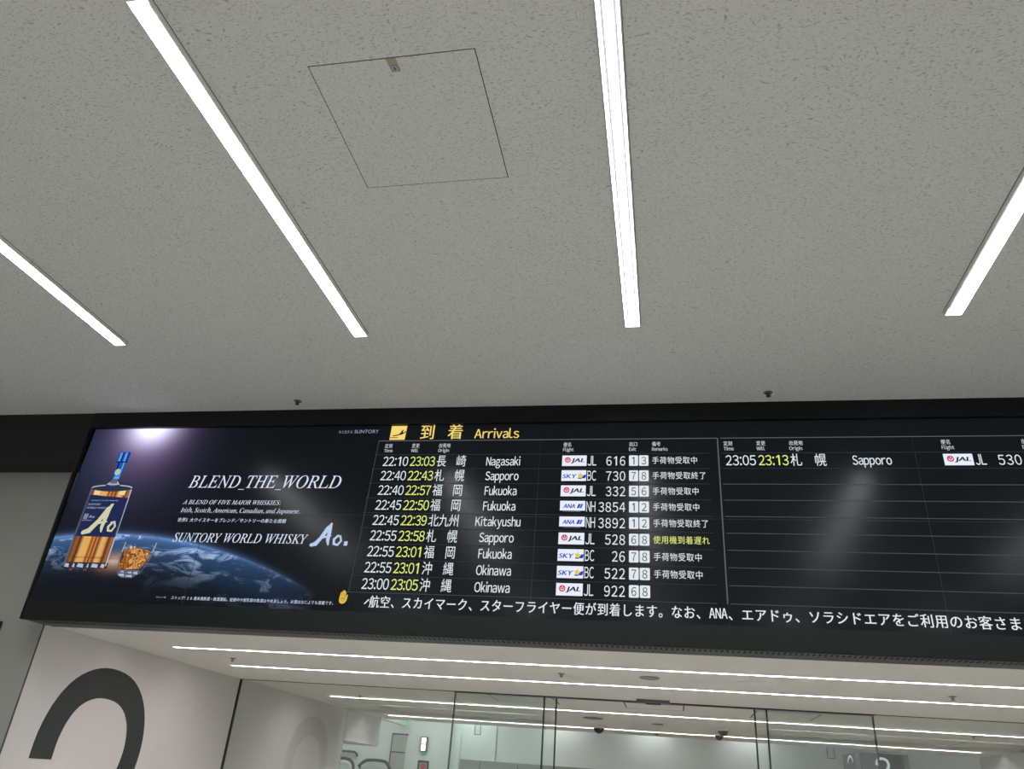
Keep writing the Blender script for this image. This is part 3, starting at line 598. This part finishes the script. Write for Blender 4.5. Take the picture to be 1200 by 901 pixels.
# ------------------------------------------------------------------ recessed strip lights of the main ceiling
def strip_light():
    t = bpy.data.objects.new('linear_light', None); t.empty_display_size = 0.1; COL.objects.link(t)
    L2 = (ROWS[0][1] - ROWS[0][0]) / 2; w = LW
    mb = MB(); D = .022                                         # slim frame standing proud of the ceiling round the opening
    for a, b in ((-w - .003, -w), (w, w + .003)): mb.box(a, b, -L2 - .003, L2 + .003, -D, 0, 'flange_grey')
    for a, b in ((-L2 - .003, -L2), (L2, L2 + .003)): mb.box(-w, w, a, b, -D, 0, 'flange_grey')
    for a, b in ((-w - .0055, -w - .003), (w + .003, w + .0055)): mb.box(a, b, -L2 - .005, L2 + .005, -.0015, -.0002, 'joint_dark')
    mb.build('trim_frame', t)
    mb = MB(); mb.box(-w, w, -L2, L2, .044, .048, 'white_metal'); mb.box(-w, -w + .002, -L2, L2, 0, .044, 'white_metal'); mb.box(w - .002, w, -L2, L2, 0, .044, 'white_metal'); mb.build('housing', t).location.z = -D
    for s in (-1, 1):
        mb = MB(); mb.mesh([(s * .0255, -L2 + .03, .0235), (s * (w - .002), -L2 + .03, .008), (s * (w - .002), L2 - .03, .008), (s * .0255, L2 - .03, .0235),
                           (s * .0255, -L2 + .03, .0255), (s * (w - .002), -L2 + .03, .010), (s * (w - .002), L2 - .03, .010), (s * .0255, L2 - .03, .0255)],
                           [(0, 1, 2, 3), (4, 7, 6, 5), (0, 4, 5, 1), (1, 5, 6, 2), (2, 6, 7, 3), (3, 7, 4, 0)], 'white_metal'); mb.box(min(s * .0160, s * .0262), max(s * .0160, s * .0262), -L2 + .03, L2 - .03, .0215, .0230, 'slot_black'); mb.build('reflector', t).location.z = -D
        mb = MB(); mb.mesh([(-w + .002, s * L2 * 1, .004), (w - .002, s * L2, .004), (w - .002, s * (L2 - .03), .032), (-w + .002, s * (L2 - .03), .032),
                           (-w + .002, s * L2, .007), (w - .002, s * L2, .007), (w - .002, s * (L2 - .03), .035), (-w + .002, s * (L2 - .03), .035)],
                           [(0, 1, 2, 3), (4, 7, 6, 5), (0, 4, 5, 1), (1, 5, 6, 2), (2, 6, 7, 3), (3, 7, 4, 0)], 'white_metal'); mb.build('end_cap', t).location.z = -D
    mb = MB(); prof = [(-.0155, .036), (-.0155, .018), (-.013, .011), (-.007, .008), (.007, .008), (.013, .011), (.0155, .018), (.0155, .036)]; n = len(prof)
    vs = [(a, s * (L2 - .028), b) for s in (-1, 1) for a, b in prof]
    mb.mesh(vs, [(i, i + 1, n + i + 1, n + i) for i in range(n - 1)] + [tuple(range(n)), tuple(range(n, 2 * n)), (n - 1, 0, n, 2 * n - 1)], 'lamp'); mb.build('diffuser', t, label='glowing white diffuser').location.z = -D
    return t
proto = strip_light(); first = True
names = {0: 'white recessed strip light at the left frame edge, above the left end of the board', 1: 'white recessed strip light running just left of the square ceiling hatch', 2: 'white recessed strip light right of the square hatch, most upright of the strips',
         3: 'white recessed strip light at the right edge, leaning to the right'}
for j, (a, b) in enumerate(ROWS):
    for i, x in enumerate(LIGHT_X):
        o = proto if first else copy_tree(proto); first = False
        o.location = (x, (a + b) / 2, ZC)
        tag(o, names[i] if (j == 0 and i in names) else 'white recessed strip light in the ceiling outside the picture', 'ceiling light', 'recessed strip lights in the main ceiling')

# ------------------------------------------------------------------ long strips in the passage ceiling
pl = ['white light strip in the passage ceiling nearest the arrivals board', 'white light strip in the passage ceiling just before the glass screen', 'white light strip in the passage ceiling just behind the glass screen', 'farthest white light strip, near the end of the passage ceiling']
for (y, a, b), lb in zip(PSTRIPS, pl):
    t = thing('passage_light_strip', lb, 'ceiling light', ((a + b) / 2, y, ZL), 'light strips across the passage ceiling'); c = ((a + b) / 2, y, ZL)
    mb = MB()
    for s in (-1, 1): mb.box(a - .012, b + .012, y + s * .018 - .004, y + s * .018 + .004, ZL - .003, ZL - .0003, 'flange_grey')
    for e in (a, b): mb.box(e - .012, e + .012, y - .014, y + .014, ZL - .003, ZL - .0003, 'flange_grey')
    mb.build('trim_frame', t, c)
    mb = MB(); mb.box(a, b, y - .014, y + .014, ZL + .04, ZL + .045, 'white_metal'); mb.build('housing', t, c)
    mb = MB(); mb.bbox(a + .015, b - .015, y - .009, y + .009, ZL + .003, ZL + .034, 'lamp_passage', .003); mb.build('diffuser', t, c, label='glowing white diffuser')

# ------------------------------------------------------------------ hatch, sprinklers, speakers, detectors, cameras
def hatch(x0, x1, y0, y1, z, label, mat, main=False):
    c = ((x0 + x1) / 2, (y0 + y1) / 2, z); t = thing('access_hatch', label, 'ceiling hatch', c, None)
    j = .004 if main else .012
    mb = MB(); mb.box(x0 + j, x1 - j, y0 + j, y1 - j, z - .0008, z + .014, mat); mb.build('panel', t, (0, 0, z)).location = (-c[0], -c[1], 0)
    mb = MB()
    for a, b, p, q in ((x0, x1, y0, y0 + j), (x0, x1, y1 - j, y1), (x0, x0 + j, y0, y1), (x1 - j, x1, y0, y1)): mb.box(a, b, p, q, z - (.001 if not main else -.001), z + .02, 'joint_charcoal' if main else 'joint_dark')
    mb.build('joint_frame', t, c)
    if main:
        mb = MB(); lx, ly = -.9135, y0 + .002
        mb.poly([(lx - .019, ly), (lx + .017, ly), (lx + .021, ly + .058), (lx - .012, ly + .058)], 'latch_brown', 'XY', z - .0035, .003); lt = mb.build('latch', t, c, label='brownish lock plate')
        mb = MB(); mb.lathe([(.013, 0), (.014, .002), (.014, .004)], (lx + .004, ly + .041, z - .0075), 'steel', 20); mb.box(lx + .002, lx + .006, ly + .035, ly + .047, z - .0082, z - .0074, 'slot_black'); mb.build('lock_cylinder', lt, c)
    return t
hatch(*HATCH, ZC, 'square hatch with a small lock in the textured main ceiling', 'ceiling', True)
for x0, x1, y0, y1, lb in ((-4.02, -3.42, 9.3, 10.2, 'square outline hatch in the passage ceiling near the left wall behind the glass'), (-1.68, -1.05, 7.60, 8.15, 'square hatch in the passage ceiling above the left sliding glass door'),
                           (-0.40, 0.15, 7.62, 8.10, 'square hatch in the passage ceiling behind the door sensor'), (0.78, 1.34, 7.70, 8.36, 'square hatch in the passage ceiling above the right sliding glass door'), (3.1, 3.7, 9.7, 10.3, 'square outline hatch in the passage ceiling near the right wall')):
    t = hatch(x0, x1, y0, y1, ZL, lb, 'passage_ceiling')
def sprinkler(x, y, z, label, grp='sprinkler heads'):
    dm = 'dark_metal' if z > 3 else 'grey_panel'
    t = thing('sprinkler_head', label, 'sprinkler', (x, y, z), grp)
    mb = MB(); mb.lathe([(.020, -.003), (.026, -.002), (.028, 0)], (0, 0, 0), 'speaker_grey', 24); mb.build('escutcheon', t)
    mb = MB(); mb.lathe([(.004, -.024), (.005, -.018), (.007, -.016), (.010, -.003)], (0, 0, 0), dm, 12)
    for s in (-1, 1): mb.tube([(s * .010, 0, -.004), (s * .013, 0, -.012), (s * .007, 0, -.022)], .002, dm, 6)
    mb.build('frame', t)
    mb = MB(); mb.lathe([(.014, -.0260), (.014, -.0245), (.004, -.0235)], (0, 0, 0), dm, 16); mb.build('deflector', t)
sprinkler(-2.464, 4.353, ZC, 'small sprinkler head in main ceiling above the advertisement'); sprinkler(0.648, 4.362, ZC, 'small sprinkler head in main ceiling above the right half of the board')
sprinkler(-3.44, 5.97, ZL, 'sprinkler head between the passage light strips near the wall with the big numeral'); sprinkler(-0.76, 5.90, ZL, 'sprinkler head between the passage light strips near the middle')
sprinkler(1.916, 6.07, ZL, 'sprinkler head between the passage light strips at the right'); sprinkler(-1.15, 8.55, ZL, 'sprinkler head behind the open glass door, before the third light strip')
sprinkler(-3.27, 8.45, ZL, 'sprinkler head behind the left glass pane'); sprinkler(2.95, 8.95, ZL, 'sprinkler head behind the right glass pane, near its right end'); sprinkler(-0.15, 11.3, ZL, 'small sprinkler head beside the farthest passage light strip')
def disc(name, label, cat, x, y, r, h, rim, face, grp=None):
    t = thing(name, label, cat, (x, y, ZL), grp)
    mb = MB(); mb.lathe([(r * .84, -h * .6), (r * .9, -h), (r, -h * .6), (r, 0), (r * .84, 0)], (0, 0, 0), rim, 36); mb.build('rim', t)
    mb = MB(); mb.lathe([(0.002, -h * .5), (r * .85, -h * .55), (r * .85, -.0005)], (0, 0, 0), face, 36)
    if name == 'ceiling_speaker':
        for q in (.2, .4, .6, .75):
            for k in range(int(40 * q)): a = 6.283 * k / int(40 * q); mb.lathe([(r * .022, 0), (r * .022, .0006)], (r * q * math.cos(a), r * q * math.sin(a), -h * .56), 'joint_dark', 5)
    mb.build('grille' if name == 'ceiling_speaker' else 'cover', t)
disc('ceiling_speaker', 'large round speaker grille in passage ceiling right of the middle', 'speaker', 0.61, 5.90, .135, .008, 'flange_grey', 'speaker_grey', 'round ceiling speakers')
disc('ceiling_speaker', 'round dark speaker grille in the ceiling behind the open glass door', 'speaker', -0.84, 9.46, .115, .008, 'sensor_grey', 'sensor_grey', 'round ceiling speakers')
disc('smoke_detector', 'flat round detector in passage ceiling left of the large speaker', 'detector', -0.124, 5.87, .07, .010, 'grey_panel', 'flange_grey')
disc('smoke_detector', 'small pale round detector in the ceiling behind the open doorway', 'detector', -0.12, 9.75, .065, .010, 'grey_panel', 'flange_grey')
def dome(name, label, x, y, r, grp):
    t = thing(name, label, 'camera' if name == 'dome_camera' else 'detector', (x, y, ZL), grp)
    mb = MB(); mb.lathe([(r * .9, -.018), (r * 1.1, -.014), (r * 1.15, 0)], (0, 0, 0), 'white_metal' if name != 'dome_camera' else 'flange_grey', 28); mb.build('base', t)
    mb = MB(); mb.lathe([(r * .1, -.018 - r * .75)] + [(r * .8 * math.sin(a), -.018 - r * .75 * math.cos(a)) for a in (.3, .6, .9, 1.2, 1.5)], (0, 0, 0), 'sign_black' if name == 'dome_camera' else 'sensor_grey', 28); mb.build('dome', t, smooth=True)
dome('dome_camera', 'dark dome camera near the end of the passage ceiling', -0.87, 10.7, .085, None)
dome('ceiling_detector', 'domed detector before the farthest light strip, right of the doorway centre', 0.62, 9.95, .07, 'domed ceiling detectors'); dome('ceiling_detector', 'domed detector beside the farthest light strip, right of the doorway centre', 0.62, 10.75, .065, 'domed ceiling detectors')
# sensor bar above the doors
t = thing('door_sensor', 'flat grey sensor bar in the ceiling above the open glass doors', 'sensor', (-.13, 7.33, ZL)); mb = MB(); mb.bbox(-.27, .02, 7.27, 7.38, ZL - .028, ZL - .0005, 'sensor_grey', .008); mb.build('body', t, (-.13, 7.33, ZL))
mb = MB(); mb.bbox(-.19, -.06, 7.295, 7.355, ZL - .036, ZL - .027, 'rubber', .004); mb.build('lens', t, (-.13, 7.33, ZL), label='black sensor lens')

# ------------------------------------------------------------------ numeral on the side wall
def resample(pts, n=60):
    out = []
    for i in range(n + 1):
        u = i / n * (len(pts) - 1); k = min(int(u), len(pts) - 2); t = u - k; p0 = pts[max(k - 1, 0)]; p1 = pts[k]; p2 = pts[k + 1]; p3 = pts[min(k + 2, len(pts) - 1)]
        out.append(tuple(.5 * (2 * p1[j] + (p2[j] - p0[j]) * t + (2 * p0[j] - 5 * p1[j] + 4 * p2[j] - p3[j]) * t * t + (3 * p1[j] - p0[j] - 3 * p2[j] + p3[j]) * t ** 3) for j in (0, 1)))
    return out
def numeral(mb, mat, tf, w, plane, at, thick):
    c = resample([(5.077, 1.543), (5.085, 1.70), (5.14, 1.86), (5.245, 1.985), (5.395, 2.058), (5.56, 2.078), (5.74, 2.055), (5.88, 1.985), (5.98, 1.875), (6.035, 1.74), (6.045, 1.60), (6.01, 1.45), (5.93, 1.31), (5.78, 1.13), (5.57, .94), (5.33, .75), (5.17, .60), (5.09, .47), (5.075, .42)])
    Ls, Rs = [], []
    for i, p in enumerate(c):
        a = c[max(i - 1, 0)]; b = c[min(i + 1, len(c) - 1)]; dx, dz = b[0] - a[0], b[1] - a[1]
        if i == 0: dx, dz = 0, 1
        l = math.hypot(dx, dz); Ls.append((p[0] - dz / l * w / 2, p[1] + dx / l * w / 2)); Rs.append((p[0] + dz / l * w / 2, p[1] - dx / l * w / 2))
    mb.poly([tf(*q) for q in Ls + Rs[::-1]], mat, plane, at, thick)
    mb.poly([tf(*q) for q in ((4.968, .32), (6.16, .32), (6.16, .53), (4.968, .53))], mat, plane, at, thick)
mb = MB(); numeral(mb, 'numeral_grey', lambda y, z: (y, z), .212, 'YZ', XL + .0008, .0025)
tag(mb.build('wall_numeral', None, (XL + .001, 5.57, .32)), 'huge dark grey numeral 2 on the white side wall, left of the glass', 'number')
mb = MB(); mb.bbox(-5.45, -4.50, YW - .03, YW - .001, 1.42, 2.362, 'sign_black', .004); tag(mb.build('wall_sign', None, (-4.97, YW - .002, 1.42)), 'black sign panel on the grey wall, cut by the left frame edge', 'sign')

# ------------------------------------------------------------------ things in the hall behind the glass
t = thing('escalator', 'escalator with glass sides and two rounded handrails far behind the left glass', 'escalator', (-4.55, 12.4, 0)); c = (-4.55, 12.4, 0)
zt = 1.81; path = [(-2.2, zt - 1.75), (-.52, zt - .25), (-.42, zt - .10), (-.33, zt - .02), (-.24, zt), (-.06, zt), (.02, zt - .025), (.07, zt - .09), (.08, zt - .2), (.07, zt - .34), (.02, zt - .42)]
for x, y in ((-4.87, 12.55), (-4.18, 12.25)):                   # rails top at about 1.87, going down to the left
    mb = MB(); mb.tube([(x + a, y, b) for a, b in resample(path, 50)], .022, 'rubber', 10); mb.build('handrail', t, c)
    mb = MB(); mb.poly([(x + a, b - .03) for a, b in path] + [(x - .1, zt - .90), (x - .75, zt - .90), (x - 2.2, zt - 2.0)], 'glass', 'XZ', y - .006, .012); mb.build('glass_panel', t, c)
    mb = MB(); mb.tube([(x + a * .98 - .01, y, b - .055) for a, b in resample(path[1:8], 24)], .022, 'white_metal', 8); mb.build('handrail_guide', t, c, label='bright steel guide under the handrail')
    mb = MB(); mb.bbox(x - .6, x + .12, y - .05, y + .05, .0, zt - .88, 'steel', .01); mb.build('skirt', t, c)
mb = MB(); mb.tube([(-5.5, 12.95, 1.925), (-4.97, 12.95, 1.92), (-4.93, 12.95, 1.90), (-4.93, 12.995, 1.87)], .018, 'dark_metal'); tag(mb.build('handrail', None, (-5.2, 13, 1.92)), 'dark wall handrail above the left escalator', 'handrail')
t = thing('wall_lamp', 'small bright upright lamp on the white wall right of the escalators', 'wall lamp', (-3.83, YK, 2.10)); c = (-3.83, YK, 2.10)
mb = MB(); mb.bbox(-3.89, -3.77, YK - .045, YK - .001, 1.995, 2.21, 'sensor_grey', .01); mb.build('bracket', t, c)
mb = MB(); mb.bbox(-3.865, -3.795, YK - .065, YK - .046, 2.01, 2.095, 'lamp_wall', .005); mb.bbox(-3.865, -3.795, YK - .065, YK - .046, 2.11, 2.195, 'lamp_wall', .005); mb.build('tube', t, c, label='two glowing white tubes')
t = thing('hydrant_sign', 'grey framed sign with a red disc below the small wall lamp', 'sign', (-3.81, YK, 1.7)); c = (-3.81, YK, 1.7)
mb = MB()
for a, b, p, q in ((-3.90, -3.72, 1.845, 1.87), (-3.90, -3.72, 1.60, 1.625), (-3.90, -3.875, 1.625, 1.845), (-3.745, -3.72, 1.625, 1.845)): mb.box(a, b, YK - .02, YK - .001, p, q, 'dark_metal')
mb.build('frame', t, c)
mb = MB(); mb.box(-3.875, -3.745, YK - .012, YK - .001, 1.625, 1.845, 'grey_panel'); mb.lathe([(.045, -.003), (.045, 0)], (-3.81, YK - .0125, 1.79), 'sign_red', 20, 'Y'); mb.build('plate', t, c)
mb = MB(); mb.bbox(-3.98, -3.955, 12.35, 12.42, 2.31, 2.45, 'exit_green', .004); o = mb.build('sign_plate', None, (-3.97, 12.4, 2.46))
t = thing('exit_sign', 'small green hanging exit sign seen edge on above the escalators', 'sign', (-3.97, 12.4, 2.95)); o.parent = t; o.location = (0, 0, 2.46 - 2.95)
mb = MB(); mb.tube([(-3.967, 12.36, 2.445), (-3.967, 12.36, 2.95)], .006, 'dark_metal', 6); mb.tube([(-3.967, 12.41, 2.445), (-3.967, 12.41, 2.95)], .006, 'dark_metal', 6); mb.build('hanger', t, (-3.97, 12.4, 2.95))
for x, lb in ((-2.84, 'small hanging frame below the ceiling, behind the left glass door'), (2.215, 'small hanging frame below the ceiling, left of the black pillar')):
    t = thing('hanging_frame', lb, 'hanging sign', (x, 12.4, 2.95), 'small hanging frames'); c = (x, 12.4, 2.95); mb = MB()
    for a, b, p, q in ((-.05, .05, 2.26, 2.268), (-.05, .05, 2.40, 2.408), (-.05, -.042, 2.26, 2.95), (.042, .05, 2.26, 2.95)): mb.box(x + a, x + b, 12.39, 12.41, p, q, 'dark_metal')
    mb.build('frame', t, c)
    mb = MB(); mb.box(x - .042, x + .042, 12.396, 12.404, 2.268, 2.40, 'glass'); mb.build('pane', t, c)
t = thing('gate_pillar', 'black sign pillar with a pale numeral 2 at the far right behind the glass', 'pillar', (2.8, 12.45, 0)); c = (2.8, 12.45, 0)
mb = MB(); mb.box(2.46, 3.10, 12.0, 12.9, 0, 2.34, 'sign_black'); mb.box(2.45, 2.50, 11.99, 12.02, 0, 2.342, 'grey_panel'); mb.box(3.04, 3.11, 11.99, 12.9, 0, 2.342, 'grey_panel'); mb.build('body', t, c)
mb = MB(); numeral(mb, 'sign_lit_white', lambda a, z: (2.69 + (a - 4.968) * .15, 2.295 - (2.184 - z) * .15), .212, 'XZ', 11.994, .003); mb.build('numeral', t, c, label='pale numeral 2')
mb = MB(); mb.poly(ell(12.4, 2.18, .2, .14, 24, .4, 2.74) + ell(12.4, 2.18, .17, .11, 24, 2.74, .4), 'sign_lit_white', 'YZ', 2.4575, .002); mb.build('side_numeral', t, c, label='pale curve of a numeral')
# wall-washing downlights in the slot above the back wall
for k, x in enumerate((-1.68, -0.24, 1.2, -3.0)):
    t = thing('downlight', 'ceiling downlight washing the back wall, hidden above the ceiling edge', 'downlight', (x, 12.72, 2.95), 'downlights above the back wall')
    mb = MB(); mb.lathe([(.05, -.012), (.06, -.012), (.06, 0)], (0, 0, 0), 'white_metal', 24); mb.build('trim_ring', t)
    mb = MB(); mb.lathe([(.046, -.013), (.046, -.0125)], (0, 0, 0), 'lamp_passage', 20); mb.build('lens', t)
    ld = bpy.data.lights.new('downlight_beam', 'SPOT'); ld.energy = 14; ld.spot_size = 1.9; ld.spot_blend = 1.0; ld.shadow_soft_size = .04; ld.color = (.94, 1.0, .97)
    lo = bpy.data.objects.new('downlight_beam', ld); COL.objects.link(lo); lo.parent = t; lo.location = (0, 0, -.03); lo.rotation_euler = (.22, 0, 0)
t = thing('added_fill_panel', 'unseen fill panel added to brighten the escalator hall, above the passage ceiling', 'ceiling light', (-4.3, 12.2, 2.95)); c = (-4.3, 12.2, 2.95)  # unseen glowing panel, added to brighten the left of the rear hall
mb = MB(); mb.box(-6.02, -2.58, 12.09, 12.31, 2.93, 2.949, 'white_metal'); mb.build('housing', t, c)
mb = MB(); mb.bbox(-6.0, -2.6, 12.11, 12.29, 2.92, 2.931, 'fill_glow', .003); mb.build('diffuser', t, c)
